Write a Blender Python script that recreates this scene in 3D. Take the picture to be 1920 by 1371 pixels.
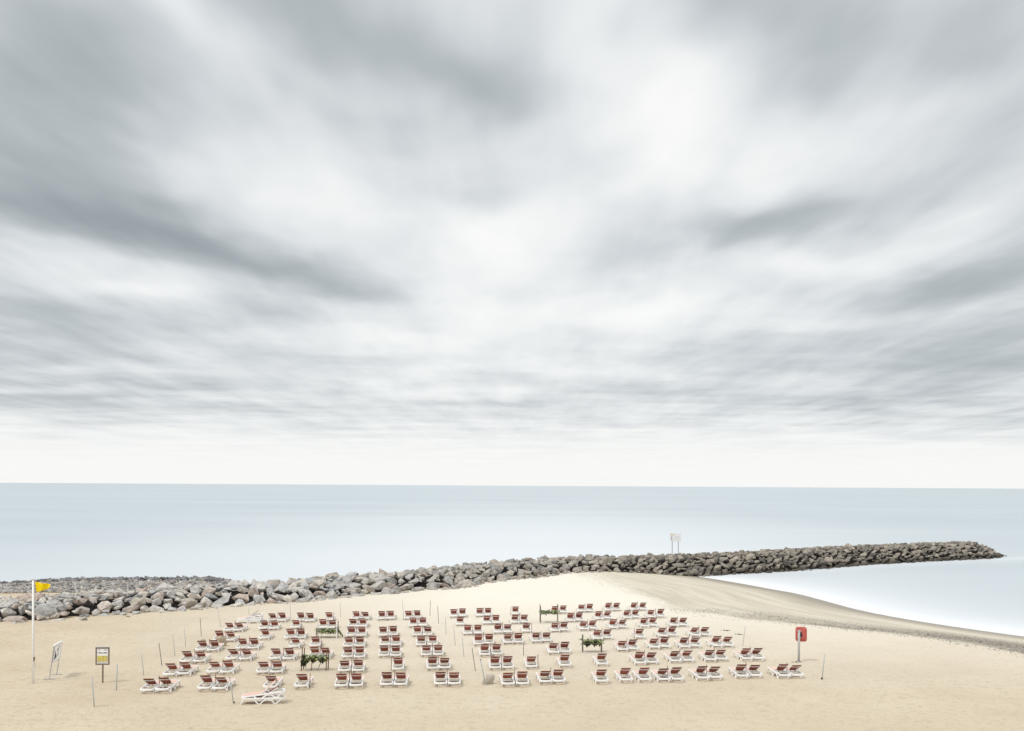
import bpy, bmesh, math, random
import numpy as np
from mathutils import Vector, Matrix, Euler
random.seed(7); rng = np.random.default_rng(11)
R = math.radians
for o in list(bpy.data.objects): bpy.data.objects.remove(o)
scene = bpy.context.scene
C = scene.collection

# ------------------------------------------------------------------ camera
F, S, ROLL, CAMZ = 1768.0, 225.0, R(0.33), 12.0
cd = bpy.data.cameras.new('camera'); cam = bpy.data.objects.new('camera', cd); C.objects.link(cam)
cd.sensor_fit = 'HORIZONTAL'; cd.sensor_width = 36.0; cd.lens = 36.0*F/1920
cd.shift_y = S/1920; cd.clip_start = 0.5; cd.clip_end = 120000
cam.matrix_world = Matrix.Translation((0, 0, CAMZ)) @ Euler((R(90), 0, 0)).to_matrix().to_4x4() @ Matrix.Rotation(ROLL, 4, 'Z')
scene.camera = cam

def ray(px, py):
    xc = (px-960)/F; yc = (685.5-py+S)/F
    return xc*math.cos(ROLL)-yc*math.sin(ROLL), xc*math.sin(ROLL)+yc*math.cos(ROLL)

# ------------------------------------------------------------------ exposure, sky, sun
scene.view_settings.view_transform = 'Standard'; scene.view_settings.look = 'None'
scene.view_settings.exposure = 0.0; scene.view_settings.gamma = 1.0
scene.view_settings.use_curve_mapping = False
SUN_EL, SUN_AZ = R(58), R(-130)       # azimuth clockwise from +Y (ahead): high on the left, slightly behind the camera, veiled by cloud
CLOUD = 1.08                           # brightness of the cloud layer
world = bpy.data.worlds.new('World'); scene.world = world; world.use_nodes = True
nt = world.node_tree; nt.nodes.clear()
def N(t, **k):
    n = nt.nodes.new(t)
    for a, b in k.items(): setattr(n, a, b)
    return n
def link(a, b): nt.links.new(a, b)
def M(op, a, b=None, c=None, clamp=False):
    n = N('ShaderNodeMath', operation=op, use_clamp=clamp)
    for i, v in enumerate((a, b, c)):
        if v is None: continue
        if isinstance(v, (int, float)): n.inputs[i].default_value = v
        else: link(v, n.inputs[i])
    return n.outputs[0]
tc = N('ShaderNodeTexCoord'); sep = N('ShaderNodeSeparateXYZ'); link(tc.outputs['Generated'], sep.inputs[0])
ZC = 0.03
zz = M('ADD', M('MAXIMUM', sep.outputs[2], 0.0), ZC)
u = M('DIVIDE', sep.outputs[0], zz); v = M('DIVIDE', sep.outputs[1], zz)
def comb(a, b):
    n = N('ShaderNodeCombineXYZ')
    for i, q in enumerate((a, b)):
        if isinstance(q, (int, float)): n.inputs[i].default_value = q
        else: link(q, n.inputs[i])
    return n.outputs[0]
def noise(vec, scale, detail=3, rough=0.5, dist=0.0):
    n = N('ShaderNodeTexNoise'); n.inputs['Scale'].default_value = scale; n.inputs['Detail'].default_value = detail
    n.inputs['Roughness'].default_value = rough; n.inputs['Distortion'].default_value = dist
    link(vec, n.inputs['Vector']); return n.outputs['Fac']
# cloud layer coordinates, drifting towards the viewer (streaks lie along v)
w1 = noise(comb(M('MULTIPLY', u, 1.0), M('MULTIPLY', v, 0.55)), 1.3, 3, 0.55)
w2 = noise(comb(M('ADD', M('MULTIPLY', u, 1.0), 31.7), M('MULTIPLY', v, 0.55)), 1.3, 3, 0.55)
uw = M('ADD', u, M('MULTIPLY', M('SUBTRACT', w1, 0.5), 0.55))
vw = M('ADD', v, M('MULTIPLY', M('SUBTRACT', w2, 0.5), 1.5))
uv = comb(uw, vw)
BL = [  # px, py, rx, ry, darkness: cloud banks and the thinner places between them
 (20,140,230,120,.36),(200,215,170,80,.24),(160,40,170,70,.16),(530,30,170,110,.34),(680,130,110,70,.18),(470,110,120,60,.10),
 (800,140,150,80,.30),(930,110,120,80,.26),(1060,160,90,50,.14),(1330,40,130,80,.34),(1560,60,180,90,.24),(1780,90,190,150,.30),(1900,260,120,130,.26),
 (20,330,170,90,.40),(170,400,170,60,.34),(330,430,160,55,.38),(470,480,140,45,.36),(590,520,120,32,.28),(680,545,90,22,.18),
 (60,440,130,50,.16),(760,350,120,80,.16),(900,420,60,40,.12),(1590,395,130,50,.34),(1460,420,110,40,.20),(1340,440,110,44,.26),(1110,485,120,34,.26),(1230,390,80,40,.10),
 (1890,500,130,80,.36),(1760,540,120,50,.24),(1700,640,220,44,.24),(1890,650,140,50,.24),(1760,710,220,34,.22),(1480,690,240,26,.18),
 (30,570,150,44,.30),(90,650,200,34,.28),(330,600,220,34,.18),(60,750,220,40,.26),(300,720,280,24,.16),(800,780,320,20,.10),(1250,745,220,20,.10),(1720,770,260,26,.20),(1880,810,160,26,.20),(560,660,200,24,.10),(30,840,140,20,.10),
 (1235,265,85,100,-.36),(1150,80,60,110,-.20),(390,120,60,55,-.26),(560,400,140,40,-.20),(330,330,70,35,-.08),(960,470,140,42,-.40),
 (1180,380,90,40,-.14),(1780,430,100,36,-.20),(1640,200,100,80,-.16),(1430,320,80,50,-.16),(1150,590,240,30,-.26),(700,640,200,20,-.18),(850,560,150,24,-.16),(1000,690,260,16,-.18),(1580,500,170,24,-.22),(240,540,120,18,-.18),(1480,610,120,16,-.10),
]
tot = None
for (px, py, rx, ry, amp) in BL:
    x, z = ray(px, py); ln = math.sqrt(x*x+1+z*z); nz = z/ln+ZC
    u0, v0 = (x/ln)/nz, (1/ln)/nz
    su = rx/F/ln/nz*1.2; sv = (ry/F)/ln/nz/nz*1.2
    d = N('ShaderNodeVectorMath', operation='SUBTRACT'); link(uv, d.inputs[0]); d.inputs[1].default_value = (u0, v0, 0)
    m = N('ShaderNodeVectorMath', operation='MULTIPLY'); link(d.outputs[0], m.inputs[0]); m.inputs[1].default_value = (1/su, 1/sv, 0)
    q = N('ShaderNodeVectorMath', operation='DOT_PRODUCT'); link(m.outputs[0], q.inputs[0]); link(m.outputs[0], q.inputs[1])
    g = M('POWER', 2.71828, M('MULTIPLY', q.outputs['Value'], -1.0))
    tot = M('MULTIPLY_ADD', g, amp, tot if tot is not None else 0.0)
big = noise(comb(M('MULTIPLY', uw, 1.0), M('MULTIPLY', vw, 0.50)), 1.1, 4, 0.52)
fine = noise(comb(M('MULTIPLY', u, 1.0), M('MULTIPLY', v, 0.20)), 3.6, 4, 0.52, 0.35)
low = noise(comb(M('MULTIPLY', u, 0.55), M('MULTIPLY', v, 1.0)), 1.1, 4, 0.55, 0.2)
nz1 = M('MULTIPLY', M('SUBTRACT', big, 0.5), 0.50)
mid = noise(comb(M('ADD', u, 7.3), M('MULTIPLY', v, 0.42)), 2.3, 4, 0.55, 0.2)
nz2 = M('MULTIPLY_ADD', M('SUBTRACT', mid, 0.5), 0.30, M('MULTIPLY', M('SUBTRACT', fine, 0.5), 0.34))
lowfade = M('SUBTRACT', 1.0, M('DIVIDE', sep.outputs[2], 0.24), clamp=True)
nz3 = M('MULTIPLY', M('MULTIPLY', M('SUBTRACT', low, 0.5), 1.0), lowfade)
dark = M('ADD', M('ADD', M('ADD', M('MULTIPLY', tot, 0.84), 0.325), nz1), M('ADD', nz2, nz3))
# the cloud thins out to an even bright band above the sea
hb = N('ShaderNodeMapRange'); hb.interpolation_type = 'SMOOTHSTEP'
link(sep.outputs[2], hb.inputs[0]); hb.inputs[1].default_value = 0.012; hb.inputs[2].default_value = 0.085; hb.inputs[3].default_value = 0.10; hb.inputs[4].default_value = 1.0
dark = M('MULTIPLY', dark, hb.outputs[0])
ramp = N('ShaderNodeValToRGB'); link(dark, ramp.inputs[0]); ramp.color_ramp.interpolation = 'B_SPLINE'
e = ramp.color_ramp.elements
e[0].position = 0.0; e[0].color = (0.955, 0.955, 0.93, 1)
e[1].position = 1.0; e[1].color = (0.275, 0.307, 0.325, 1)
n_ = e.new(0.30); n_.color = (0.79, 0.81, 0.82, 1)
n_ = e.new(0.60); n_.color = (0.51, 0.55, 0.572, 1)
sky = N('ShaderNodeTexSky', sky_type='NISHITA'); sky.sun_disc = False
sky.sun_elevation = SUN_EL; sky.sun_rotation = SUN_AZ; sky.air_density = 1.0; sky.dust_density = 2.0
b1 = N('ShaderNodeBackground'); link(sky.outputs[0], b1.inputs[0]); b1.inputs[1].default_value = 0.10
b2 = N('ShaderNodeBackground'); link(ramp.outputs[0], b2.inputs[0])
zen = N('ShaderNodeMapRange'); zen.interpolation_type = 'SMOOTHSTEP'; link(sep.outputs[2], zen.inputs[0])   # overcast sky grows brighter towards the zenith
zen.inputs[1].default_value = 0.42; zen.inputs[2].default_value = 1.0; zen.inputs[3].default_value = CLOUD; zen.inputs[4].default_value = CLOUD*1.4
link(zen.outputs[0], b2.inputs[1])
mx = N('ShaderNodeMixShader'); mx.inputs[0].default_value = 0.94; link(b1.outputs[0], mx.inputs[1]); link(b2.outputs[0], mx.inputs[2])
wo = N('ShaderNodeOutputWorld'); link(mx.outputs[0], wo.inputs[0])
sl = bpy.data.lights.new('sun', 'SUN'); sl.energy = 1.5; sl.angle = R(11); sl.color = (1, 0.965, 0.92)
sun = bpy.data.objects.new('sun', sl); C.objects.link(sun)
sd = Vector((math.sin(SUN_AZ)*math.cos(SUN_EL), math.cos(SUN_AZ)*math.cos(SUN_EL), math.sin(SUN_EL)))
sun.rotation_euler = sd.to_track_quat('Z', 'Y').to_euler()

# ------------------------------------------------------------------ materials
def mat(name, col, rough=0.6, spec=0.3, var=0.0, vscale=8.0, bump=0.0, bscale=30.0, metal=0.0):
    m = bpy.data.materials.new(name); m.use_nodes = True; t = m.node_tree
    b = t.nodes['Principled BSDF']; b.inputs['Roughness'].default_value = rough
    b.inputs['Specular IOR Level'].default_value = spec; b.inputs['Metallic'].default_value = metal
    geo = t.nodes.new('ShaderNodeNewGeometry')
    if var > 0:
        no = t.nodes.new('ShaderNodeTexNoise'); no.inputs['Scale'].default_value = vscale; no.inputs['Detail'].default_value = 4
        t.links.new(geo.outputs['Position'], no.inputs['Vector'])
        r = t.nodes.new('ShaderNodeValToRGB'); t.links.new(no.outputs['Fac'], r.inputs[0])
        r.color_ramp.elements[0].position = .3; r.color_ramp.elements[1].position = .7
        r.color_ramp.elements[0].color = tuple(c*(1-var) for c in col)+(1,)
        r.color_ramp.elements[1].color = tuple(min(1, c*(1+var)) for c in col)+(1,)
        t.links.new(r.outputs[0], b.inputs['Base Color'])
    else: b.inputs['Base Color'].default_value = tuple(col)+(1,)
    if bump > 0:
        nb = t.nodes.new('ShaderNodeTexNoise'); nb.inputs['Scale'].default_value = bscale; nb.inputs['Detail'].default_value = 3
        t.links.new(geo.outputs['Position'], nb.inputs['Vector'])
        bp = t.nodes.new('ShaderNodeBump'); bp.inputs['Strength'].default_value = bump; bp.inputs['Distance'].default_value = 0.05
        t.links.new(nb.outputs['Fac'], bp.inputs['Height']); t.links.new(bp.outputs[0], b.inputs['Normal'])
    return m
class NB:   # small node helper on a material
    def __init__(s, m): s.t = m.node_tree; s.b = s.t.nodes['Principled BSDF']
    def n(s, ty, ins=None, **k):
        q = s.t.nodes.new(ty)
        for a, b in k.items(): setattr(q, a, b)
        for a, b in (ins or {}).items():
            if hasattr(b, 'is_output') or isinstance(b, bpy.types.NodeSocket): s.t.links.new(b, q.inputs[a])
            else: q.inputs[a].default_value = b
        return q
    def ramp(s, fac, stops):
        q = s.n('ShaderNodeValToRGB', {0: fac}); el = q.color_ramp.elements
        while len(el) < len(stops): el.new(.5)
        for e_, (p, c) in zip(el, stops): e_.position = p; e_.color = (c if hasattr(c, '__len__') else (c, c, c))[:3]+(1,) if hasattr(c, '__len__') else (c, c, c, 1)
        return q.outputs[0]
    def mix(s, fac, a, b, blend='MIX'):
        q = s.t.nodes.new('ShaderNodeMix'); q.data_type = 'RGBA'; q.blend_type = blend
        for i, val in ((0, fac), (6, a), (7, b)):
            if isinstance(val, bpy.types.NodeSocket): s.t.links.new(val, q.inputs[i])
            else: q.inputs[i].default_value = val if not (hasattr(val, '__len__') and len(val) == 3) else tuple(val)+(1,)
        return q.outputs[2]
    def math(s, op, a, b=0.0, clamp=False):
        return s.n('ShaderNodeMath', {0: a, 1: b}, operation=op, use_clamp=clamp).outputs[0]

white = mat('white_plastic', (.90, .90, .89), .38, .4, .05, 5)
red_sling = mat('red_sling', (.40, .125, .09), .8, .15, .14, 14)
pink_sling = mat('faded_sling', (.80, .54, .45), .8, .15, .06, 9)
greybar = mat('grey_bar', (.52, .52, .55), .5, .3)
stake_m = mat('stake_wood', (.24, .15, .12), .8, .2, .2, 20)
steel = mat('steel_pole', (.44, .47, .48), .45, .5, .1, 12)
darkpole = mat('dark_pole', (.16, .14, .13), .6, .3, .15, 12)
black = mat('black_rubber', (.02, .02, .022), .6, .3)
wood = mat('brown_wood', (.16, .085, .055), .8, .2, .25, 20)
wood_pale = mat('pale_wood', (.62, .56, .50), .8, .2, .12, 20)
frame_brown = mat('board_frame', (.22, .16, .125), .7, .3, .12, 20)
paper = mat('print_white', (.90, .90, .90), .6, .2)
yellow = mat('print_yellow', (.66, .57, .17), .6, .2, .06, 10)
ink = mat('print_ink', (.05, .05, .06), .6, .2)
ink_red = mat('print_red', (.35, .06, .04), .6, .2)
ink_grey = mat('print_grey', (.38, .38, .39), .6, .2)
flag_m = mat('flag_yellow', (.86, .62, .01), .8, .1, .05, 6)
red_box = mat('red_plastic', (.50, .105, .085), .45, .4, .16, 7)
galv = mat('galvanised', (.46, .46, .45), .4, .5, .12, 9)
concrete = mat('concrete', (.36, .35, .34), .9, .1, .15, 9)

for m_, f_ in ((red_sling, .30), (pink_sling, .12)):      # each sling has faded differently
    b = NB(m_); src_ = b.b.inputs['Base Color'].links[0].from_socket
    rr0 = b.n('ShaderNodeObjectInfo').outputs['Random']
    b.t.links.new(b.mix(1.0, src_, b.ramp(rr0, [(0, 1-f_), (1, 1.0)]), 'MULTIPLY'), b.b.inputs['Base Color'])
# ------------------------------------------------------------------ mesh builder
class MB:
    def __init__(s): s.v = []; s.f = []; s.m = []
    def add(s, vs, fs, mi=0):
        o = len(s.v); s.v += [tuple(p) for p in vs]; s.f += [tuple(i+o for i in f) for f in fs]; s.m += [mi]*len(fs); return s
    def box(s, c, d, rot=None, mi=0):
        vs = []
        for x in (-.5, .5):
            for y in (-.5, .5):
                for z in (-.5, .5):
                    p = Vector((x*d[0], y*d[1], z*d[2]))
                    if rot is not None: p = rot @ p
                    vs.append(p+Vector(c))
        return s.add(vs, [(0,1,3,2),(4,6,7,5),(0,4,5,1),(2,3,7,6),(0,2,6,4),(1,5,7,3)], mi)
    def sweep(s, pts, w, h, up=(1, 0, 0), mi=0, closed=False):
        # rectangular section with chamfers; 'w' along up vector, 'h' across
        pts = [Vector(p) for p in pts]; n = len(pts); up = Vector(up); rings = []
        for i, p in enumerate(pts):
            a = pts[max(i-1, 0)]; b = pts[min(i+1, n-1)]; t = (b-a).normalized()
            sd_ = t.cross(up).normalized(); uu = sd_.cross(t).normalized()
            ww = (w[i] if hasattr(w, '__len__') else w)/2; hh = (h[i] if hasattr(h, '__len__') else h)/2
            c = min(ww, hh)*0.4
            rings.append([p+uu*a_+sd_*b_ for a_, b_ in ((ww-c, hh), (ww, hh-c), (ww, -hh+c), (ww-c, -hh), (-ww+c, -hh), (-ww, -hh+c), (-ww, hh-c), (-ww+c, hh))])
        vs = [q for r_ in rings for q in r_]; fs = []
        for i in range(n-1):
            for k in range(8): fs.append((i*8+k, i*8+(k+1) % 8, (i+1)*8+(k+1) % 8, (i+1)*8+k))
        fs.append(tuple(range(7, -1, -1))); fs.append(tuple((n-1)*8+k for k in range(8)))
        return s.add(vs, fs, mi)
    def tube(s, pts, r, n=8, mi=0):
        pts = [Vector(p) for p in pts]; vs = []; fs = []; m = len(pts)
        for i, p in enumerate(pts):
            t = (pts[min(i+1, m-1)]-pts[max(i-1, 0)]).normalized()
            a = t.cross(Vector((0.13, 1, 0.07)) if abs(t.y) < .9 else Vector((1, 0, 0))).normalized(); b = t.cross(a)
            rr = r[i] if hasattr(r, '__len__') else r
            for k in range(n):
                an = 2*math.pi*k/n; vs.append(p+a*rr*math.cos(an)+b*rr*math.sin(an))
        for i in range(m-1):
            for k in range(n): fs.append((i*n+k, i*n+(k+1) % n, (i+1)*n+(k+1) % n, (i+1)*n+k))
        fs.append(tuple(range(n-1, -1, -1))); fs.append(tuple((m-1)*n+k for k in range(n)))
        return s.add(vs, fs, mi)
    def mesh(s, name, mats):
        me = bpy.data.meshes.new(name); me.from_pydata(s.v, [], s.f)
        for m in (mats if isinstance(mats, (list, tuple)) else [mats]): me.materials.append(m)
        me.polygons.foreach_set('material_index', s.m); me.update()
        b = bmesh.new(); b.from_mesh(me); bmesh.ops.recalc_face_normals(b, faces=b.faces); b.to_mesh(me); b.free()
        return me
    def build(s, name, mats, parent=None):
        o = bpy.data.objects.new(name, s.mesh(name, mats)); C.objects.link(o)
        if parent is not None: o.parent = parent
        return o
def smooth(o): o.data.polygons.foreach_set('use_smooth', [True]*len(o.data.polygons)); return o
def empty(name, loc=(0, 0, 0), rz=0.0):
    o = bpy.data.objects.new(name, None); C.objects.link(o); o.location = loc; o.rotation_euler = (0, 0, rz); o.empty_display_size = .2; return o
def tag(o, label, cat, group=None):
    o['label'] = label; o['category'] = cat
    if group: o['group'] = group
    return o

# ------------------------------------------------------------------ terrain
SHORE = np.array([(-6,170),(10,150),(22,131),(25,125.2),(27,121),(28.9,116),(30.6,110.6),(32.3,106.4),(33.2,99),(34,92),(36,86),(38.6,81),(41.5,76.5),(46,70),(54,60),(64,48),(80,35),(110,10),(140,-30)], float)
def chaikin(p, n=2):
    for _ in range(n):
        q = [p[0]]
        for a, b in zip(p[:-1], p[1:]): q += [a*.75+b*.25, a*.25+b*.75]
        p = np.array(q+[p[-1]])
    return p
SHORE = chaikin(SHORE)
def signed(poly, X, D):
    best = np.full(X.shape, 1e9); sg = np.ones(X.shape)
    for (a, b) in zip(poly[:-1], poly[1:]):
        dx, dy = b-a; L = dx*dx+dy*dy
        t = np.clip(((X-a[0])*dx+(D-a[1])*dy)/L, 0, 1)
        ex = X-(a[0]+t*dx); ey = D-(a[1]+t*dy); d = np.hypot(ex, ey)
        cr = dx*(D-a[1])-dy*(X-a[0])
        m = d < best-1e-9; best = np.where(m, d, best); sg = np.where(m, np.where(cr <= 0, 1.0, -1.0), sg)
    return best*sg
TOE = np.array([(-90,52),(-70,60),(-52,67),(-39,72),(-36.6,72.3),(-35,74.4),(-33,77),(-28.5,79),(-25.9,81.8),(-21.9,85),(-18.5,86.4),(-17,89),(-14.6,92),(-10.8,95.3),(-8,97.4),(-5.1,100),(-2.1,106),(4.2,113.2),(7.6,118),(13.7,121),(20,122.6),(25,125.2),(32.2,129.4),(41,134.3),(56.4,146.2),(65.1,151.2),(74.3,156.2),(83.8,161.3),(89.6,164.2)], float)
DW = np.array([(-95,98),(-60,110.5),(-53,115.8),(-44,117.4),(-37,118),(-33,113),(-28,101),(-24,92),(-20,88)], float)
def vnoise(x, y, seed):
    r_ = np.random.default_rng(seed).random((256, 256))
    xi = np.floor(x).astype(int); yi = np.floor(y).astype(int); fx = x-xi; fy = y-yi
    fx = fx*fx*(3-2*fx); fy = fy*fy*(3-2*fy)
    g = lambda a, b: r_[a % 256, b % 256]
    return (g(xi, yi)*(1-fx)+g(xi+1, yi)*fx)*(1-fy)+(g(xi, yi+1)*(1-fx)+g(xi+1, yi+1)*fx)*fy-.5
def ground(X, D, detail=False):
    X = np.asarray(X, float); D = np.asarray(D, float)
    d = INL*signed(SHORE, X, D)            # >0 inland
    zp = np.interp(D, [0, 40, 48, 75, 90, 130], [2.0, 1.8, 1.7, 1.2, 1.08, .95])
    t = np.clip(d/17, 0, 1)
    z = np.where(d < 0, np.maximum(0.085*d, -4), zp*(1-(1-t)**1.7))
    e = SEA*signed(TOE, X, D)               # >0 seaward of the rocks' landward toe
    zw = np.interp(X, DW[:, 0], DW[:, 1])
    bank = np.where(X < -19.5, np.clip(0.062*(zw-D), -3, 2.05), -1.5)
    k = np.clip((e-3)/4, 0, 1)
    z2 = np.where(X < -19.5, bank, z+(-3-z)*np.clip((e-5)/6, 0, 1))
    kk = np.clip((X+19.5)/6+1, 0, 1)
    z = np.where(e > 3, z*(1-k)+z2*k, z)
    if detail:
        dry = np.clip(d/20-.25, 0, 1)
        z = z+(vnoise(X*.09, D*.09, 1)*.14+vnoise(X*.33, D*.33, 2)*.05)*np.clip(d/8, 0, 1)
        z = z+(vnoise(X*1.1, D*1.1, 3)*.03+vnoise(X*2.7, D*2.7, 4)*.034+vnoise(X*5.5, D*5.5, 5)*.02)*dry
    return z
INL = SEA = 1.0
INL = 1.0 if signed(SHORE, np.array([0.]), np.array([60.]))[0] > 0 else -1.0
SEA = 1.0 if signed(TOE, np.array([0.]), np.array([130.]))[0] > 0 else -1.0

def P(px, py, z=None):
    """point of the beach that the photograph shows at this pixel"""
    x, s_ = ray(px, py)
    D = 60.0
    for _ in range(40):
        h = gz(x*D, D) if z is None else z
        D = D*0.4+0.6*(CAMZ-h)/(-s_)
    h = gz(x*D, D) if z is None else z
    return Vector((x*D, D, h))
def axis(parts):
    out = [parts[0][0]]
    for a, b, st in parts:
        n = max(1, int(round((b-a)/st))); out += [a+(b-a)*(i+1)/n for i in range(n)]
    return np.array(out)
ax = axis([(-140, -60, 4), (-60, -42, 1), (-42, 34, .3), (34, 66, .7), (66, 150, 4)])
ay = axis([(-60, 34, 4), (34, 100, .3), (100, 132, .6), (132, 190, 4)])
XX, YY = np.meshgrid(ax, ay); ZZ = ground(XX, YY, True); ZS = ground(XX, YY); EE = SEA*signed(TOE, XX, YY)
def look(G, x, y):
    i = min(max(int(np.searchsorted(ax, x))-1, 0), len(ax)-2); j = min(max(int(np.searchsorted(ay, y))-1, 0), len(ay)-2)
    a = min(max((x-ax[i])/(ax[i+1]-ax[i]), 0), 1); c = min(max((y-ay[j])/(ay[j+1]-ay[j]), 0), 1)
    return float((G[j, i]*(1-a)+G[j, i+1]*a)*(1-c)+(G[j+1, i]*(1-a)+G[j+1, i+1]*a)*c)
def gz(x, y): return look(ZZ, x, y)
def grid_mesh(name, XX, YY, ZZ, m):
    ny, nx = XX.shape; me = bpy.data.meshes.new(name)
    co = np.stack([XX, YY, ZZ], -1).reshape(-1, 3).astype(np.float32)
    i = np.arange(ny*nx).reshape(ny, nx)
    q = np.stack([i[:-1, :-1], i[:-1, 1:], i[1:, 1:], i[1:, :-1]], -1).reshape(-1, 4)
    me.vertices.add(len(co)); me.vertices.foreach_set('co', co.ravel())
    me.loops.add(q.size); me.loops.foreach_set('vertex_index', q.ravel().astype(np.int32))
    me.polygons.add(len(q)); me.polygons.foreach_set('loop_start', np.arange(0, q.size, 4, dtype=np.int32))
    me.polygons.foreach_set('use_smooth', np.ones(len(q), bool))
    me.materials.append(m); me.update(); me.validate()
    o = bpy.data.objects.new(name, me); C.objects.link(o); return o
def attr(o, name, arr):
    a = o.data.attributes.new(name, 'FLOAT', 'POINT'); a.data.foreach_set('value', np.asarray(arr, np.float32).ravel())

BERM = np.array([(8,128),(9.5,119),(11.0,112),(11.7,103),(12.6,92),(13.2,85),(15.5,81),(19,77.3),(22.7,74.2),(26,71.3),(29.5,69.2),(31.5,64.5),(33,59.5),(36,50),(44,38),(70,5),(90,-30)], float); BERM = chaikin(BERM)
sand = bpy.data.materials.new('sand'); sand.use_nodes = True
b = NB(sand); geo = b.n('ShaderNodeNewGeometry').outputs['Position']
zone = b.n('ShaderNodeAttribute', attribute_name='grey_zone').outputs['Fac']
wet = b.n('ShaderNodeAttribute', attribute_name='wet').outputs['Fac']
band = b.n('ShaderNodeAttribute', attribute_name='drift_band').outputs['Fac']
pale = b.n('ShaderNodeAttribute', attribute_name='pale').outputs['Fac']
n1 = b.n('ShaderNodeTexNoise', {'Vector': geo, 'Scale': .22, 'Detail': 5.0}).outputs['Fac']
n2 = b.n('ShaderNodeTexNoise', {'Vector': geo, 'Scale': 2.6, 'Detail': 5.0, 'Roughness': .6}).outputs['Fac']
n3 = b.n('ShaderNodeTexNoise', {'Vector': geo, 'Scale': 9.0, 'Detail': 3.0, 'Roughness': .6}).outputs['Fac']
dry = b.mix(b.ramp(n1, [(.3, 0.), (.7, 1.)]), (.55, .458, .33), (.62, .527, .395))
dry = b.mix(b.ramp(n2, [(.34, .7), (.48, 0.)]), dry, (.47, .39, .28), 'MIX')
dryf = b.mix(b.ramp(n3, [(.34, .75), (.43, 0.)]), dry, (.42, .33, .225), 'MIX')
sy = b.n('ShaderNodeSeparateXYZ', {0: geo}).outputs[1]
st = b.n('ShaderNodeCombineXYZ', {0: b.math('MULTIPLY', b.n('ShaderNodeAttribute', attribute_name='shore_distance').outputs['Fac'], .8), 1: b.math('MULTIPLY', sy, .07)}).outputs[0]
n4 = b.n('ShaderNodeTexNoise', {'Vector': st, 'Scale': 1.0, 'Detail': 5.0, 'Roughness': .6}).outputs['Fac']
grey = b.mix(b.ramp(n4, [(.35, 0.), (.65, 1.)]), (.535, .485, .385), (.67, .615, .505))
grey = b.mix(b.ramp(n3, [(.34, .4), (.46, 0.)]), grey, (.32, .28, .22))
spk = b.ramp(b.n('ShaderNodeTexNoise', {'Vector': geo, 'Scale': 5.0, 'Detail': 6.0, 'Roughness': .75}).outputs['Fac'], [(.46, 1.), (.60, .15)])
grey = b.mix(b.math('MULTIPLY', spk, band), grey, (.17, .145, .12))
zn = b.math('ADD', zone, b.math('MULTIPLY', b.math('SUBTRACT', n2, .5), .9))
dryf = b.mix(b.math('MULTIPLY', pale, .93), dryf, (.83, .785, .69))  # dodge-like brightening mixed into the sand colour
col = b.mix(b.ramp(zn, [(.38, 0.), (.62, 1.)]), dryf, grey)
col = b.mix(wet, col, (.31, .265, .20))
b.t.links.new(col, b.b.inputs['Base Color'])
b.t.links.new(b.n('ShaderNodeMapRange', {0: wet, 3: .95, 4: .35}).outputs[0], b.b.inputs['Roughness'])
b.b.inputs['Specular IOR Level'].default_value = .2
fw = b.n('ShaderNodeTexNoise', {'Vector': geo, 'Scale': 1.7, 'Detail': 2.0}).outputs['Color']
vo = b.n('ShaderNodeTexVoronoi', {'Vector': b.mix(.22, geo, fw, 'ADD'), 'Scale': 1.9}).outputs['Distance']
tr = b.ramp(b.n('ShaderNodeTexNoise', {'Vector': geo, 'Scale': .16, 'Detail': 3.0}).outputs['Fac'], [(.42, .1), (.58, 1.)])   # trampled stretches
foot = b.math('MULTIPLY', b.ramp(vo, [(.08, 0.), (.32, 1.)]), tr)
bh = b.math('ADD', b.math('ADD', b.math('MULTIPLY', n2, .7), b.math('MULTIPLY', n3, .5)), b.math('MULTIPLY', foot, .6))
bp = b.n('ShaderNodeBump', {'Height': bh, 'Strength': b.math('MULTIPLY', b.math('SUBTRACT', 1.0, b.math('MAXIMUM', b.math('MULTIPLY', zone, .6), b.math('MULTIPLY', pale, .75))), .55), 'Distance': .14})
b.t.links.new(bp.outputs[0], b.b.inputs['Normal'])
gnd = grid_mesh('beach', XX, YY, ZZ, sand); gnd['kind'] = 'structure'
db = INL*signed(BERM, XX, YY); DB = db; dsh = INL*signed(SHORE, XX, YY)
sf = 4.0+np.clip((YY-78)/22, 0, 1)*8
attr(gnd, 'grey_zone', np.clip(.5-(db+vnoise(XX*.35, YY*.1, 31)*2.2)/sf, 0, 1))
wobble = vnoise(XX*.25, YY*.12, 21)*1.4
attr(gnd, 'wet', np.clip((6.5+wobble-dsh)/4.5, 0, 1)**1.3*np.where(dsh > -60, 1, 0)*np.where(SEA*signed(TOE, XX, YY) < 3, 1, 0))
attr(gnd, 'shore_distance', dsh)
attr(gnd, 'drift_band', np.clip(1.4-np.abs(db+2.6+wobble)/3.2, 0, 1)*np.clip((84-YY)/16, 0, 1))
attr(gnd, 'pale', np.clip(np.clip((YY-48)/48, 0, 1)+.12, 0, 1)*np.clip((XX+34)/30, 0, 1)*.9)  # painted brightening: sand colour lifted towards the middle and distance

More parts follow.
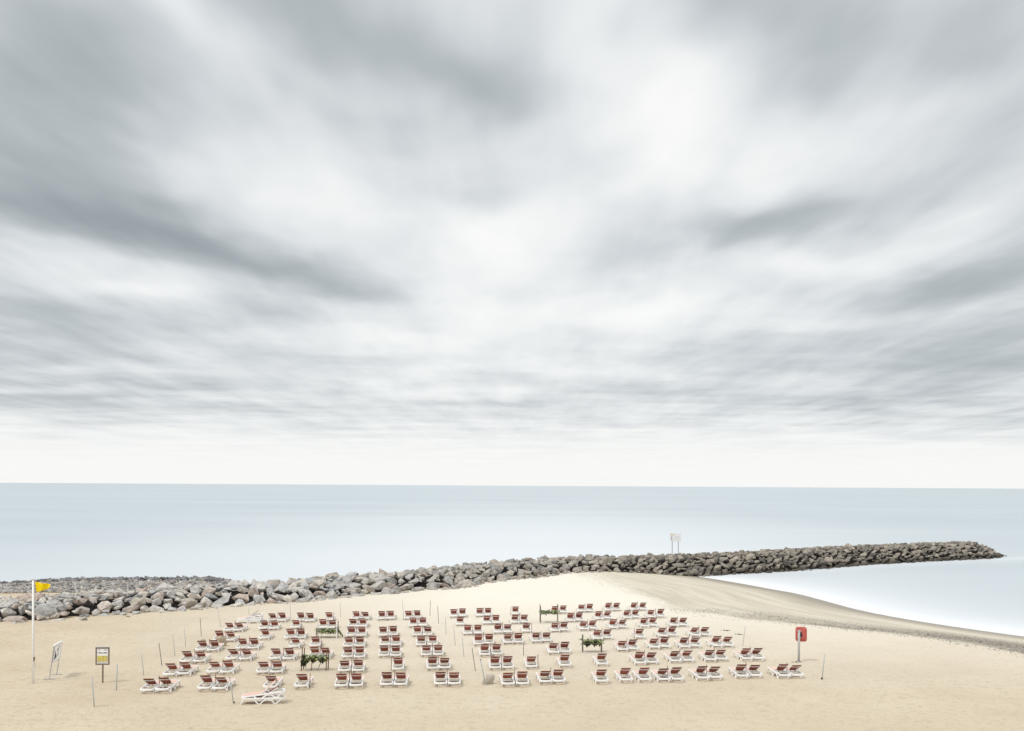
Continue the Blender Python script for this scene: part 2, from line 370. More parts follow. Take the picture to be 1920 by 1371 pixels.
# ------------------------------------------------------------------ sea
sea_m = bpy.data.materials.new('sea_water'); sea_m.use_nodes = True
b = NB(sea_m); geo = b.n('ShaderNodeNewGeometry').outputs['Position']
foam_and_brightening = b.n('ShaderNodeAttribute', attribute_name='foam_and_brightening').outputs['Fac']
fs = b.n('ShaderNodeMapping', {'Vector': geo, 'Scale': (.003, .011, 1)}).outputs[0]
w = b.n('ShaderNodeTexNoise', {'Vector': fs, 'Scale': 1.0, 'Detail': 5.0, 'Roughness': .6}).outputs['Fac']
base = b.mix(b.ramp(w, [(.3, 0.), (.7, 1.)]), (.43, .492, .525), (.525, .583, .61))
col = b.mix(foam_and_brightening, base, (.85, .862, .875))
b.t.links.new(col, b.b.inputs['Base Color']); b.b.inputs['Roughness'].default_value = .42; b.b.inputs['Specular IOR Level'].default_value = .35
ax2 = axis([(-60000, -4000, 14000), (-4000, -200, 950), (-200, -60, 20), (-60, 22, 4), (22, 70, .6), (70, 100, 1.2), (100, 200, 20), (200, 4000, 950), (4000, 60000, 14000)])
ay2 = axis([(-60, 40, 10), (40, 60, 2), (60, 130, .6), (130, 175, 1.5), (175, 400, 15), (400, 4000, 300), (4000, 60000, 8000)])
X2, Y2 = np.meshgrid(ax2, ay2)
sea = grid_mesh('sea', X2, Y2, np.zeros_like(X2), sea_m); sea['kind'] = 'structure'
ds = -INL*signed(SHORE, X2, Y2); es = SEA*signed(TOE, X2, Y2)
fo = np.where((ds > -3), np.clip(np.exp(-np.clip(ds, 0, 1e4)/5.5)*.8+np.exp(-np.clip(ds, 0, 1e4)/22)*.45, 0, 1), 0)*(es < 6)
fo = np.maximum(fo, .5*np.exp(-np.abs(es+1)/3.5)*(X2 > 20)*(X2 < 95))
dwn = Y2-np.interp(X2, DW[:, 0], DW[:, 1])
fo = np.maximum(fo, np.where(X2 < -19.5, .55*np.exp(-np.clip(dwn, 0, 1e5)/10), 0))
fo = np.maximum(fo, .55*np.exp(-((X2-5)/80)**2-((np.clip(Y2-130, 0, 1e5))/260)**2)*(es > 0))  # no foam here: middle of the sea painted brighter, imitating vignetting
attr(sea, 'foam_and_brightening', np.clip(fo, 0, 1))

# ------------------------------------------------------------------ rocks
rock_m = bpy.data.materials.new('rock'); rock_m.use_nodes = True
b = NB(rock_m); g_ = b.n('ShaderNodeNewGeometry'); geo = g_.outputs['Position']
rnd = b.math('FRACT', b.math('ADD', g_.outputs['Random Per Island'], b.math('MULTIPLY', b.n('ShaderNodeObjectInfo').outputs['Random'], 7.31)))
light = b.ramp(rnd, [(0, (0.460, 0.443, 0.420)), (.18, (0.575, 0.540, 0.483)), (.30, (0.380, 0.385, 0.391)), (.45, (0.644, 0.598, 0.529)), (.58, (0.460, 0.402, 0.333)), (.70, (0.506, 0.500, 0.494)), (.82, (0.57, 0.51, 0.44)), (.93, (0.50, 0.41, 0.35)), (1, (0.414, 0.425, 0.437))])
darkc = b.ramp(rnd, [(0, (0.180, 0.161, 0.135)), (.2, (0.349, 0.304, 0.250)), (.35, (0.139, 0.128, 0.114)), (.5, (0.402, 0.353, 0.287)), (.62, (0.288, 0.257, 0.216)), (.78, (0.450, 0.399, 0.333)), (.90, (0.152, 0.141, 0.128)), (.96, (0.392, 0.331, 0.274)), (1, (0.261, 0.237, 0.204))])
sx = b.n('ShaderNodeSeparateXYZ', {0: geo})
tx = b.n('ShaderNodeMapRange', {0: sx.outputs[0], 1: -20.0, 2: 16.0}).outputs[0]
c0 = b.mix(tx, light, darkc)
seaw = b.n('ShaderNodeAttribute', attribute_name='dark_stone').outputs['Fac']
c0 = b.mix(seaw, c0, (.15, .15, .155))
nn = b.n('ShaderNodeTexNoise', {'Vector': geo, 'Scale': 3.2, 'Detail': 6.0, 'Roughness': .68}).outputs['Fac']
c1 = b.mix(1.0, c0, b.ramp(nn, [(.3, .42), (.5, .98), (.70, 1.3)]), 'MULTIPLY')
wetr = b.n('ShaderNodeMapRange', {0: sx.outputs[2], 1: .95, 2: .35}).outputs[0]
wetx = b.math('MULTIPLY', wetr, b.n('ShaderNodeMapRange', {0: sx.outputs[0], 1: 20.0, 2: 30.0}).outputs[0])
c1 = b.mix(b.math('MULTIPLY', wetx, .85), c1, (.06, .052, .04))
b.t.links.new(c1, b.b.inputs['Base Color']); b.b.inputs['Roughness'].default_value = .85; b.b.inputs['Specular IOR Level'].default_value = .2
nb_ = b.n('ShaderNodeTexNoise', {'Vector': geo, 'Scale': 6.0, 'Detail': 6.0, 'Roughness': .7}).outputs['Fac']
bp = b.n('ShaderNodeBump', {'Height': nb_, 'Strength': .6, 'Distance': .12}); b.t.links.new(bp.outputs[0], b.b.inputs['Normal'])
core_m = mat('rubble_gap_shade', (.025, .022, .02), .95, .1, .3, 1.5, .6, 4)  # near-black colour paints deep shade into the gaps between boulders

def hull(n, flat, seed, bevel=0.05, jag=.25):
    r_ = random.Random(seed); bm = bmesh.new()
    for i in range(n):
        z = 1-2*(i+.5)/n; a = i*2.39996+r_.random()*1.2; q = math.sqrt(1-z*z); k = 1-jag*r_.random()
        p = Vector((q*math.cos(a), q*math.sin(a), z))
        mxx = max(abs(p.x), abs(p.y), abs(p.z)); p = p/(mxx**.8)*k*.84
        bm.verts.new((p.x, p.y*r_.uniform(.8, .9), p.z*flat))
    res = bmesh.ops.convex_hull(bm, input=bm.verts)
    bmesh.ops.delete(bm, geom=list({g for g in res['geom_interior'] if isinstance(g, bmesh.types.BMVert)}), context='VERTS')
    bmesh.ops.dissolve_limit(bm, angle_limit=R(14), verts=bm.verts, edges=bm.edges)
    if bevel: bmesh.ops.bevel(bm, geom=list(bm.edges), offset=bevel, segments=1, profile=.6, affect='EDGES', clamp_overlap=True)
    bmesh.ops.recalc_face_normals(bm, faces=bm.faces)
    bm.verts.index_update(); V_ = [tuple(v_.co) for v_ in bm.verts]; F_ = [tuple(v_.index for v_ in f.verts) for f in bm.faces]; bm.free()
    return V_, F_
VAR = [hull(random.choice((8, 9, 10, 11, 12, 15)), random.choice((.45, .58, .7, .85)), 100+i, .018, random.choice((.2, .35, .5))) for i in range(30)]
VMESH = []
for i, (V_, F_) in enumerate(VAR):
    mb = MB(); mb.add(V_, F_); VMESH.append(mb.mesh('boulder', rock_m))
SMALL = [hull(8+i % 4, .6, 300+i, 0, .3) for i in range(8)]
def join_rocks(name, items, variants, parent=None, dark=None):
    vs = []; fs = []; off = 0; dk = []
    for k, (vi, M_, dv) in enumerate(items):
        V_, F_ = variants[vi]; A = np.array(V_) @ np.array(M_.to_3x3()).T+np.array(M_.translation)
        vs.append(A); fs += [tuple(i+off for i in f) for f in F_]; off += len(A); dk += [dv]*len(A)
    me = bpy.data.meshes.new(name); me.from_pydata(np.concatenate(vs).tolist(), [], fs); me.materials.append(rock_m); me.update()
    o = bpy.data.objects.new(name, me); C.objects.link(o)
    a = me.attributes.new('dark_stone', 'FLOAT', 'POINT'); a.data.foreach_set('value', np.array(dk, np.float32))
    if parent is not None: o.parent = parent
    return o
# polyline parametrisation of the groyne
seg = np.diff(TOE, axis=0); sl_ = np.hypot(seg[:, 0], seg[:, 1]); cum = np.concatenate([[0], np.cumsum(sl_)])
def smooth_dir(s):
    a = toe_pt(max(0, s-4)); c = toe_pt(min(cum[-1], s+4)); d = (c-a); return d/np.linalg.norm(d)
def toe_pt(s): return np.array([np.interp(s, cum, TOE[:, 0]), np.interp(s, cum, TOE[:, 1])])
def prof(e, zb):  # cross-section: landward slope, crest, seaward slope
    top = 2.45
    return float(np.interp(e, [-.6, 0, 3.6, 4.6, 8.2, 13.5], [zb-.5, zb+.02, top-.15, top, top, -1.0]))
def gpoint(s, e):
    p = toe_pt(s); d = smooth_dir(s); n = np.array([-d[1], d[0]])
    # nose: the section narrows at the tip
    q = p+n*e; zb = max(-.25, look(ZS, p[0], p[1])-.05)
    z = prof(e, zb); tip = cum[-1]-s
    z = z-max(0, (7.0-tip))*.36
    return Vector((q[0], q[1], z))
brk = empty('rock_breakwater', (0, 100, 0)); tag(brk, 'long curving breakwater of piled grey and brown boulders between beach and sea', 'breakwater')
inv = Matrix.Translation((0, -100, 0))
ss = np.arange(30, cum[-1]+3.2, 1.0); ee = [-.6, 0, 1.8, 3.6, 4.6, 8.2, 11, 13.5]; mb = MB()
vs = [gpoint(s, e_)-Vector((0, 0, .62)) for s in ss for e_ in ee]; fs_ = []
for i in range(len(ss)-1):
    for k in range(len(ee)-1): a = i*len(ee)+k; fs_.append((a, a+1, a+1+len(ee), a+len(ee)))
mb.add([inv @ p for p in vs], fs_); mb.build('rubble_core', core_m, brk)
pts = []; grid = {}
def ok(p, r_):
    c = (int(p.x//2.8), int(p.y//2.8))
    for i in (-1, 0, 1):
        for j in (-1, 0, 1):
            for q, rq in grid.get((c[0]+i, c[1]+j), ()):
                if (p-q).length < (r_+rq)*.62: return False
    return True
def put(p, r_): grid.setdefault((int(p.x//2.8), int(p.y//2.8)), []).append((p, r_)); pts.append((p, r_))
rr_ = random.Random(5)
for rad, cnt in ((1.25, 90), (.98, 600), (.76, 3500), (.54, 8000), (.34, 5000)):
    for _ in range(cnt):
        s = rr_.uniform(34, cum[-1]); e_ = rr_.uniform(-.35, 9.0) if rad > .4 else rr_.uniform(-.9, 8.0)
        if rad > 1.2 and s > 95: continue
        p = gpoint(s, e_); r_ = rad*rr_.uniform(.85, 1.15)
        if p.x > 15: r_ *= .82
        if ok(p, r_): put(p, r_)
# rocks round the nose and its outlying tail

items = []
for p, r_ in pts:
    E = Euler((rr_.uniform(-.5, .5), rr_.uniform(-.5, .5), rr_.uniform(0, 6.28)))
    if p.x > 15 and rr_.random() < .5: E = Euler((rr_.uniform(.3, .9), rr_.uniform(-.9, -.3), rr_.uniform(-.4, .4)))
    sc = Vector((r_*rr_.uniform(1.0, 1.35), r_*rr_.uniform(.85, 1.1), r_*rr_.uniform(.8, 1.1)))
    vi = rr_.randrange(len(VAR)); M_ = inv @ Matrix.LocRotScale(p-Vector((0, 0, r_*.32)), E, sc)
    vis = r_/p.y*(1.0 if p.z < 2.3 else .7)*(1 if -40 < (p.x/p.y*73) < 42 else .01)
    items.append((vis, vi, M_, .0))
items.sort(key=lambda t: -t[0])
print('rocks', len(items))
for vis, vi, M_, dv in items[:300]:
    o = bpy.data.objects.new('boulder', VMESH[vi]); C.objects.link(o); o.parent = brk; o.matrix_local = M_
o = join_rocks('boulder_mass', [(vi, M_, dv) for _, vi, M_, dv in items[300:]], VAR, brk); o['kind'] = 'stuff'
# pebble bank on the seaward side, left
it = []
for k in range(15000):
    x = -62+40*rr_.random(); y0 = float(np.interp(x, DW[:, 0], DW[:, 1])); y = y0+1.0-rr_.random()**1.2*32
    e_ = look(EE, x, y)
    if e_ < 7: continue
    edge = y > y0-5
    r_ = rr_.uniform(.10, .22)*(rr_.uniform(1.8, 3.2) if edge and rr_.random() < .3 else (1.8 if rr_.random() < .08 else 1))
    z = look(ZS, x, y)
    if z < -.3: continue
    it.append((rr_.randrange(8), Matrix.LocRotScale(Vector((x, y, z+r_*.25)), Euler((rr_.uniform(-.5, .5), rr_.uniform(-.5, .5), rr_.uniform(0, 6.28))), Vector((r_*1.2, r_, r_))), rr_.uniform(.5, 1) if edge else (rr_.uniform(.5, 1) if rr_.random() < .33 else rr_.uniform(0, .3))))
o = join_rocks('pebble_bank', it, SMALL); o['kind'] = 'stuff'; tag(o, 'bank of grey and black pebbles sloping to the sea behind the boulders', 'pebbles')
# loose stones at the landward toe
for (px, py, w_, lab) in ((157,1163,16,'flat bluish stone lying loose on the sand before the boulders'), (240,1157,9,'small grey stone beside a pale stone below the left boulders'), (232,1153,16,'pale rounded stone lying at the foot of the left boulders'), (375,1143.5,12,'small dark stone on sand at the foot of the breakwater'), (745,1113.5,10,'small pale stone loose at the foot of the breakwater middle')):
    p = P(px, py); s_ = w_/F*p.y/2*1.15
    o = bpy.data.objects.new('loose_stone', VMESH[(px*7) % 30]); C.objects.link(o); o.location = p+Vector((0, .0, s_*.2)); o.scale = (s_*1.2, s_, s_*.8); o.rotation_euler = (0, 0, px)
    tag(o, lab, 'stone')

# ------------------------------------------------------------------ sun loungers
def make_lounger(ang, loc=(0, 0, 0)):
    root = empty('sun_lounger', loc); W = .30
    m = MB()
    prof_ = [(-.30, .245), (-.12, .26), (.2, .265), (.62, .27), (1.0, .275), (1.38, .28), (1.50, .295)]
    for sx_ in (-1, 1):
        m.sweep([(sx_*W, y, z) for y, z in prof_], .062, [.08, .08, .075, .07, .07, .07, .06])
    m.sweep([(W*math.cos(a)*1.0, -.30-.10*math.sin(a), .24-.012*math.sin(a)) for a in [math.pi*k/8 for k in range(9)]], .10, .075, up=(0, 0, 1))
    m.sweep([(-W, 1.49, .29), (0, 1.53, .285), (W, 1.49, .29)], .05, .045, up=(0, 0, 1))
    for y in (.60, 1.05): m.sweep([(-W, y, .235), (W, y, .235)], .04, .025, up=(0, 0, 1))
    m.build('frame', white, root)
    for sx_ in (-1, 1):
        l = MB(); l.sweep([(sx_*W, 1.40, .28), (sx_*(W+.005), 1.47, .16), (sx_*(W+.01), 1.57, .0)], .055, [.08, .065, .05]); l.build('leg', white, root)
        l = MB(); x = sx_*(W+.002)
        arch = [(.66, .02), (.60, .10), (.52, .17), (.42, .205), (.34, .21), (.26, .205), (.16, .17), (.09, .10), (.04, .02)]
        l.sweep([(x, .98, .265), (x, .90, .17), (x, .80, .05), (x, .74, .0), (x, .66, .02)]+[(x, y, z) for y, z in arch[1:]]+[(x, -.03, .0), (x, -.12, .09), (x, -.22, .18), (x, -.30, .245)], .052, .062)
        l.build('arched_leg', white, root)
    s_ = MB(); n = 7
    for (off, mi) in ((0, 0), (-.012, 1)):
        vs = []; fs = []
        for i in range(n):
            t = i/(n-1); y = .63+t*.86
            for j in range(5):
                q = (j-2)/2; vs.append((q*(W-.01), y, .312+.008*t-.014*(1-q*q)+off))
        for i in range(n-1):
            for j in range(4): a = i*5+j; fs.append((a, a+1, a+6, a+5) if mi == 0 else (a+5, a+6, a+1, a))
        s_.add(vs, fs, mi)
    o = bpy.data.objects.new('seat_sling', bpy.data.meshes.new('seat_sling')); me = o.data; me.from_pydata(s_.v, [], s_.f); me.materials.append(pink_sling); me.materials.append(red_sling); me.polygons.foreach_set('material_index', s_.m); me.update(); C.objects.link(o); o.parent = root
    hy, hz, L = .64, .29, .86
    d = Vector((0, -math.cos(ang), math.sin(ang))); nrm = Vector((0, math.sin(ang), math.cos(ang)))   # nrm points to the sitter's side
    H0 = Vector((0, hy, hz))
    fr = MB()
    for sx_ in (-1, 1):
        w0 = W-.03
        fr.sweep([H0+Vector((sx_*(w0-.06), 0, 0)), H0+d*.4+Vector((sx_*(w0-.02), 0, 0))-nrm*.012, H0+d*(L-.02)+Vector((sx_*w0, 0, 0))], .03, .03)
    for (k, r_, sg) in ((L-.10, .040, .04), (L-.17, .018, .05)):
        fr.sweep([H0+d*(k-sg*(1-q*q))+Vector((q*(W-.03), 0, 0))-nrm*(.03+.012*(1-q*q)) for q in (-1, -.6, -.2, .2, .6, 1)], r_, .018, up=tuple(d), mi=0 if r_ > .03 else 1)
    fr.build('backrest_frame', [white, greybar], root)
    s_ = MB(); n = 8
    for (off, mi) in ((0.004, 0), (-.008, 1)):
        vs = []; fs = []
        for i in range(n):
            t = i/(n-1)
            for j in range(5):
                q = (j-2)/2; vs.append(H0+d*(t*L)+nrm*(.012+off-.02*(1-q*q)*math.sin(math.pi*min(1, t*1.05)))+Vector((q*(W-.025-.06*(1-t)), 0, 0)))
        for i in range(n-1):
            for j in range(4): a = i*5+j; fs.append((a+5, a+6, a+1, a) if mi == 0 else (a, a+1, a+6, a+5))
        s_.add(vs, fs, mi)
    o = bpy.data.objects.new('backrest_sling', bpy.data.meshes.new('backrest_sling')); me = o.data; me.from_pydata([tuple(q) for q in s_.v], [], s_.f); me.materials.append(pink_sling); me.materials.append(red_sling); me.polygons.foreach_set('material_index', s_.m); me.update(); C.objects.link(o); o.parent = root
    su = MB()
    for sx_ in (-1, 1): su.sweep([H0+d*.32+Vector((sx_*(W-.06), 0, 0))-nrm*.02, Vector((sx_*(W-.06), hy-.42, .255))], .022, .022)
    su.sweep([(-W+.05, hy-.42, .26), (W-.05, hy-.42, .26)], .03, .022, up=(0, 0, 1)); su.build('support_strut', white, root)
    return root
def dup(src):
    r_ = src.copy(); C.objects.link(r_)
    for ch in list(src.children): c = ch.copy(); C.objects.link(c); c.parent = r_
    return r_
protos = [make_lounger(a) for a in (R(31.5), R(34), R(29.5), R(33), R(28))]; used = [False]*5
def place(px, py, rz=None, label='', group='red-backed sun loungers set out in rows', base=None, k=None, scale=1.0, tilt=0):
    k = (int(px*7+py*3) % 5) if k is None else k
    o = protos[k] if not used[k] else dup(protos[k]); used[k] = True
    o.location = base if base is not None else P(px, py)-Vector((0, 0, .012))
    o.rotation_euler = (tilt, 0, rz)
    tag(o, label, 'sun lounger', group); return o

# pixel readings: per row, groups of one or two loungers: (x origin, list)
def rg(ox, oy, L): return [(ox+x/6.2333, oy+y/6.2333) for x, y in L]
r1 = lambda *L: rg(240, 1120, L); r2 = lambda *L: rg(520, 1120, L); r3 = lambda *L: rg(800, 1110, L); r4 = lambda *L: rg(1080, 1110, L); r5 = lambda *L: rg(1360, 1110, L)
ROWS = {
 'front': [r1((245,1116),(420,1110)), r1((905,1091),(1080,1094)), r1((1670,1078)), r2((283,1065)), r2((748,1061),(922,1059)), r2((1278,1045),(1440,1045)), r3((162,1099),(320,1098)), r3((950,1102),(1118,1098)), r3((1387,1074),(1541,1069)),
           r4((300,1068)), r4((580,1054)), r4((800,1050)), r4((1022,1048),(1176,1045)), r4((1476,1031),(1625,1024)), r5((190,1008),(347,1003)), r5((677,1005),(826,1001))],
 'second': [r1((497,930),(660,920)), r1((1003,899),(1162,900)), r1((1578,899),(1737,898)), r2((783,883),(943,880)), r2((1408,863)), r3((70,915),(210,911)), r3((800,911),(948,907)), r3((1225,897)), r3((1617,882)),
           r4((306,866)), r4((748,854),(886,846)), r4((1160,830),(1306,823)), r4((1567,816),(1697,808)), r5((246,804),(381,801))],
 'third': [r1((683,775),(840,772)), r1((1220,743),(1375,745)), r1((1722,741),(1878,742)), r2((430,722),(555,725)), r2((820,720),(960,721)), r2((1246,704),(1382,704)), r3((-5,758),(133,755)), r3((680,754),(820,747)), r3((1483,731),(1617,722)),
           r4((542,697),(667,688)), r4((915,669),(1040,662)), r4((1270,664),(1397,655)), r4((1650,652),(1777,648))],
 'fourth': [r1((860,638),(998,640)), r1((1330,617),(1465,616)), r2((200,599)), r2((442,590)), r2((830,593),(960,590)), r2((1256,580),(1383,579)), r2((1680,578),(1813,575)), r3((606,630),(730,621)), r3((952,613),(1073,609)), r3((1282,597),(1402,592)),
            r4((253,567),(369,557)), r4((746,550)), r4((1011,535),(1130,528)), r4((1394,528),(1512,523))],
 'fifth': [r1((1060,522),(1190,525)), r1((1592,500)), r2((147,495),(270,495)), r2((860,469),(982,468)), r2((1234,466),(1353,462)), r2((1633,462),(1755,460)), r3((480,508),(600,503)), r3((834,493),(947,490)), r3((1167,481)), r3((1502,474),(1608,467)),
           r4((92,455),(200,448)), r4((437,437),(550,430)), r4((800,421),(906,412)), r4((1147,411),(1257,408))],
 'sixth': [r1((1178,408),(1290,406)), r1((1585,385),(1705,385)), r2((213,374)), r2((530,376),(640,376)), r2((880,362),(992,362)), r2((1586,355),(1698,350)), r3((392,400)), r3((703,385),(810,382)), r3((1034,376),(1143,371)), r3((1683,356),(1785,350)),
           r4((266,333),(372,326)), r4((600,321),(703,315)), r4((880,310),(995,304))],
 'rearmost': [r1((1680,293),(1795,293)), r2((268,292),(380,295)), r2((600,283)), r2((917,272),(1023,271)), r2((1218,271),(1322,268)), r2((1530,265),(1632,262)), r3((315,305),(418,299)), r3((620,295),(718,290)), r3((1038,275)), r3((1500,260),(1598,255)),
              r4((65,242),(163,240)), r4((382,228),(478,225)), r4((683,227),(787,222))],
}
ORD = ['first', 'second', 'third', 'fourth', 'fifth', 'sixth', 'seventh', 'eighth', 'ninth', 'tenth', 'eleventh', 'twelfth', 'thirteenth', 'fourteenth', 'fifteenth', 'sixteenth']
SPECIAL = {
 ('front', 0): 'leftmost of the front row', ('front', 2): 'behind the stacked loungers lying crosswise', ('front', 3): None,
 ('fourth', 0): 'in front of the half-buried beige rocks', ('third', 3): 'behind the left rack of dark leaves', ('sixth', 3): 'behind the leafy rack nearest the breakwater left',
}
HEAD = math.atan((960-845)/F)
stake_pts = []
SINGLE_STAKE = {('front', 3): 1, ('second', 4): -1, ('fourth', 2): -1, ('fourth', 3): 1, ('sixth', 2): 1, ('rearmost', 2): 1, ('second', 7): 1, ('rearmost', 8): -1, ('fifth', 8): 1, ('fourth', 11): -1}
jr = random.Random(3); nl = 0
for row, groups in ROWS.items():
    for gi, grp in enumerate(groups):
        n = len(groups)
        where = f'{ORD[gi]} spot from the left' if gi <= n//2 else (f'{ORD[n-1-gi]} spot from the right' if n-1-gi > 0 else 'rightmost spot')
        if gi == 0: where = 'leftmost spot'
        gh = HEAD+jr.uniform(-.03, .03)
        if (row, gi) == ('front', 1): gh = HEAD-.02
        for k, (px, py) in enumerate(grp):
            if len(grp) == 2: lab = f"{'left' if k == 0 else 'right'} red-backed white lounger of the pair at the {where}, {row} row"
            else: lab = f'lone red-backed white lounger at the {where}, {row} row'
            place(px, py, gh+jr.uniform(-.035, .035), lab); nl += 1
        if len(grp) == 2:
            mx_ = (grp[0][0]+grp[1][0])/2; my = (grp[0][1]+grp[1][1])/2
            stake_pts.append((P(mx_, my)+Vector((-math.sin(gh)*.42, .42*math.cos(gh), 0)), f'reddish stake between the two loungers at the {where}, {row} row'))
        elif (row, gi) in SINGLE_STAKE:
            sd_ = SINGLE_STAKE[(row, gi)]; p = P(*grp[0])
            stake_pts.append((p+Vector((sd_*.38-math.sin(gh)*.15, .15, 0)), f'reddish stake beside the lone lounger at the {where}, {row} row'))
print('loungers', nl)
sm = MB(); sm.tube([(0, 0, -.1), (0, 0, .4), (0, 0, .76)], [.02, .019, .018], 7); st0 = sm.mesh('parasol_stake', stake_m)
for p, lab in stake_pts:
    o = bpy.data.objects.new('parasol_stake', st0); C.objects.link(o); o.location = (p.x, p.y, gz(p.x, p.y)); o.rotation_euler = (jr.uniform(-.03, .03), jr.uniform(-.04, .04), jr.random()*6)
    o.scale = (1, 1, jr.uniform(.93, 1.05)); tag(o, lab, 'stake', 'wooden stakes between the loungers')
# crosswise stack in the foreground (foot end to the left)
fp = P(440+1370/19.04, 1256+1215/19.04)
q = fp+Vector((0.05, .30, 0)); q.z = fp.z-.01
place(0, 0, R(99), 'lower lounger of the two stacked crosswise in front of the rows', base=q, k=0, group='loungers stacked crosswise in front')
place(0, 0, R(98.5), 'upper lounger of the two stacked crosswise, its back raised to the right', base=q+Vector((.03, .03, .26)), k=1, tilt=R(-7.5), group='loungers stacked crosswise in front')
fp2 = P(440+880/24, 1140+690/24)
for i in range(3):
    place(0, 0, R(100), f"{['lowest', 'middle', 'topmost'][i]} lounger of the stack of three beside the rear left rows", base=fp2+Vector((.25-.02*i, .3, .0+.165*i)), k=i, tilt=R(-5*i), group='stack of three loungers at the rear left')

# ------------------------------------------------------------------ thin poles
def leaning(name, b_, t_, r_, m_, lab, cat, group=None, cap=None, n=8, foot=None):
    p = P(*b_); x, s_ = ray(*t_); top = Vector((x*p.y, p.y, CAMZ+s_*p.y)); d = top-p
    if foot or cap:
        o = empty(name, p); mb = MB(); mb.tube([(0, 0, -.15), d*.5, d], r_, n); smooth(mb.build('shaft', m_, o))
        if foot: mb = MB(); mb.tube([(0, 0, -.02), d*.0+Vector((0, 0, .09))], [r_*2.3, r_*1.7], 8); mb.build('foot', foot, o)
        if cap: mb = MB(); mb.tube([d*.985, d*1.012], r_*1.35, 8); mb.build('cap', cap, o)
    else:
        mb = MB(); mb.tube([d*-.1, d*.5, d], r_, n); o = smooth(mb.build(name, m_)); o.location = p
    tag(o, lab, cat, group); return o
G6 = lambda ox, oy, x, y: (ox+x/6.2333, oy+y/6.2333)
PL = [ (1,(185,915),(155,650),steel,'grey pole left of the second lounger row, nearest the brown framed board'),
 (1,(397,800),(362,535),darkpole,'dark thin pole left of the third and fourth lounger rows'),
 (1,(550,688),(523,425),steel,'thin grey pole standing left of the pair before the beige rocks'),
 (1,(675,583),(659,352),steel,'thin grey pole on open sand just left of the beige rocks'),
 (1,(857,455),(843,240),darkpole,'dark thin pole rising behind the beige rocks'),
 (1,(1085,345),(1048,150),steel,'thin leaning grey pole left of the sixth row and the far stack'),
 (1,(1413,205),(1413,95),steel,'faint thin pole rising behind the far stack of loungers'),
 (2,(153,245),(150,55),steel,'faint pale pole behind rear row between the second and third rearmost spots'),
 (2,(742,240),(733,60),steel,'faint pale pole behind the rear row, right of the lone rear lounger'),
 (2,(1478,265),(1460,25),steel,'faint pale pole at the left edge of the rear pair near beach middle'),
 (3,(38,278),(45,100),darkpole,'dark thin pole behind the gap between left and right lounger blocks'),
 (3,(140,370),(128,165),darkpole,'farthest of the line of grey poles in the middle gap'),
 (3,(228,495),(218,290),steel,'second farthest of the pole line in the middle gap'),
 (3,(335,625),(315,405),steel,'third farthest of the pole line in the middle gap'),
 (3,(435,755),(415,525),steel,'fourth farthest of the pole line in the middle gap'),
 (3,(570,925),(530,655),darkpole,'dark-topped leaning pole just behind the pale boulder'),
 (3,(1133,740),(1130,600),darkpole,'short dark pole alone between the third and fourth rows'),
 (5,(203,633),(235,395),steel,'thin grey pole leaning right, behind the right end of the second row'),
]
OX = {1: (240, 1120), 2: (520, 1120), 3: (800, 1110), 4: (1080, 1110), 5: (1360, 1110)}
for (reg, b_, t_, m_, lab) in PL:
    leaning('thin_pole', G6(*OX[reg], *b_), G6(*OX[reg], *t_), .019, m_, lab, 'pole', 'thin leaning poles on the beach')
leaning('thin_pole', G6(240, 1120, 1238, 1240), G6(240, 1120, 1187, 940), .024, steel, 'grey pole with a dark tip left of the stacked crosswise loungers', 'pole', 'thin leaning poles on the beach', cap=darkpole, foot=darkpole)
leaning('thin_pole', G6(800, 1110, 690, 1090), G6(800, 1110, 628, 790), .028, steel, 'light blue-grey pole leaning against the pale boulder', 'pole', 'thin leaning poles on the beach', cap=darkpole, foot=galv)
leaning('thin_pole', G6(1360, 1110, 1128, 1022), G6(1360, 1110, 1163, 730), .026, steel, 'pale pole with black foot right of the front row', 'pole', 'thin leaning poles on the beach', foot=black)
leaning('thin_pole', (1244.5, 1142), (1244.5, 1126), .03, paper, 'short white post beyond the rear right loungers', 'pole', 'thin leaning poles on the beach')
leaning('thin_pole', (898/5.077, 1070+1298/5.077), (877/5.077, 1070+1022/5.077), .024, steel, 'thin grey pole in front of the brown framed board, nearest the camera', 'pole', 'thin leaning poles on the beach')
leaning('thin_pole', (1108/5.077, 1070+1143/5.077), (1117/5.077, 1070+888/5.077), .026, steel, 'upright bluish pole just right of the brown framed board', 'pole', 'thin leaning poles on the beach')

# ------------------------------------------------------------------ flagpole and flag
p = P(62.3, 1281.5); fpole = empty('flagpole', p); tag(fpole, 'tall white flagpole on the sand at the far left', 'flagpole')
sc = p.y/F
top = Vector((-1.4*sc, 0, 194*sc)); mb = MB(); mb.tube([(0, 0, -.2), top*.5, top], [.062, .056, .048], 12); smooth(mb.build('pole', white, fpole))
mb = MB(); mb.tube([top, top+Vector((0, 0, .05))], [.06, .03], 10); mb.build('cap', galv, fpole)
mb = MB(); mb.box(top*.235+Vector((.07, -.03, 0)), (.05, .06, .22)); mb.build('cleat', wood, fpole)
rope = [(.07, -.05, 46*sc), (.12, -.05, 40*sc), (.17, -.05, 34*sc), (.15, -.05, 29*sc), (.09, -.05, 31*sc), (.07, -.05, 40*sc)]
mb = MB(); mb.tube(rope, .012, 5); mb.build('rope_loop', wood_pale, fpole)
mb = MB(); mb.tube([(.075, -.05, 46*sc), (.06, -.055, 120*sc), (.045, -.055, 191*sc)], .008, 5); mb.build('halyard', wood_pale, fpole)
fl = []; ff = []; nx_, ny_ = 22, 9
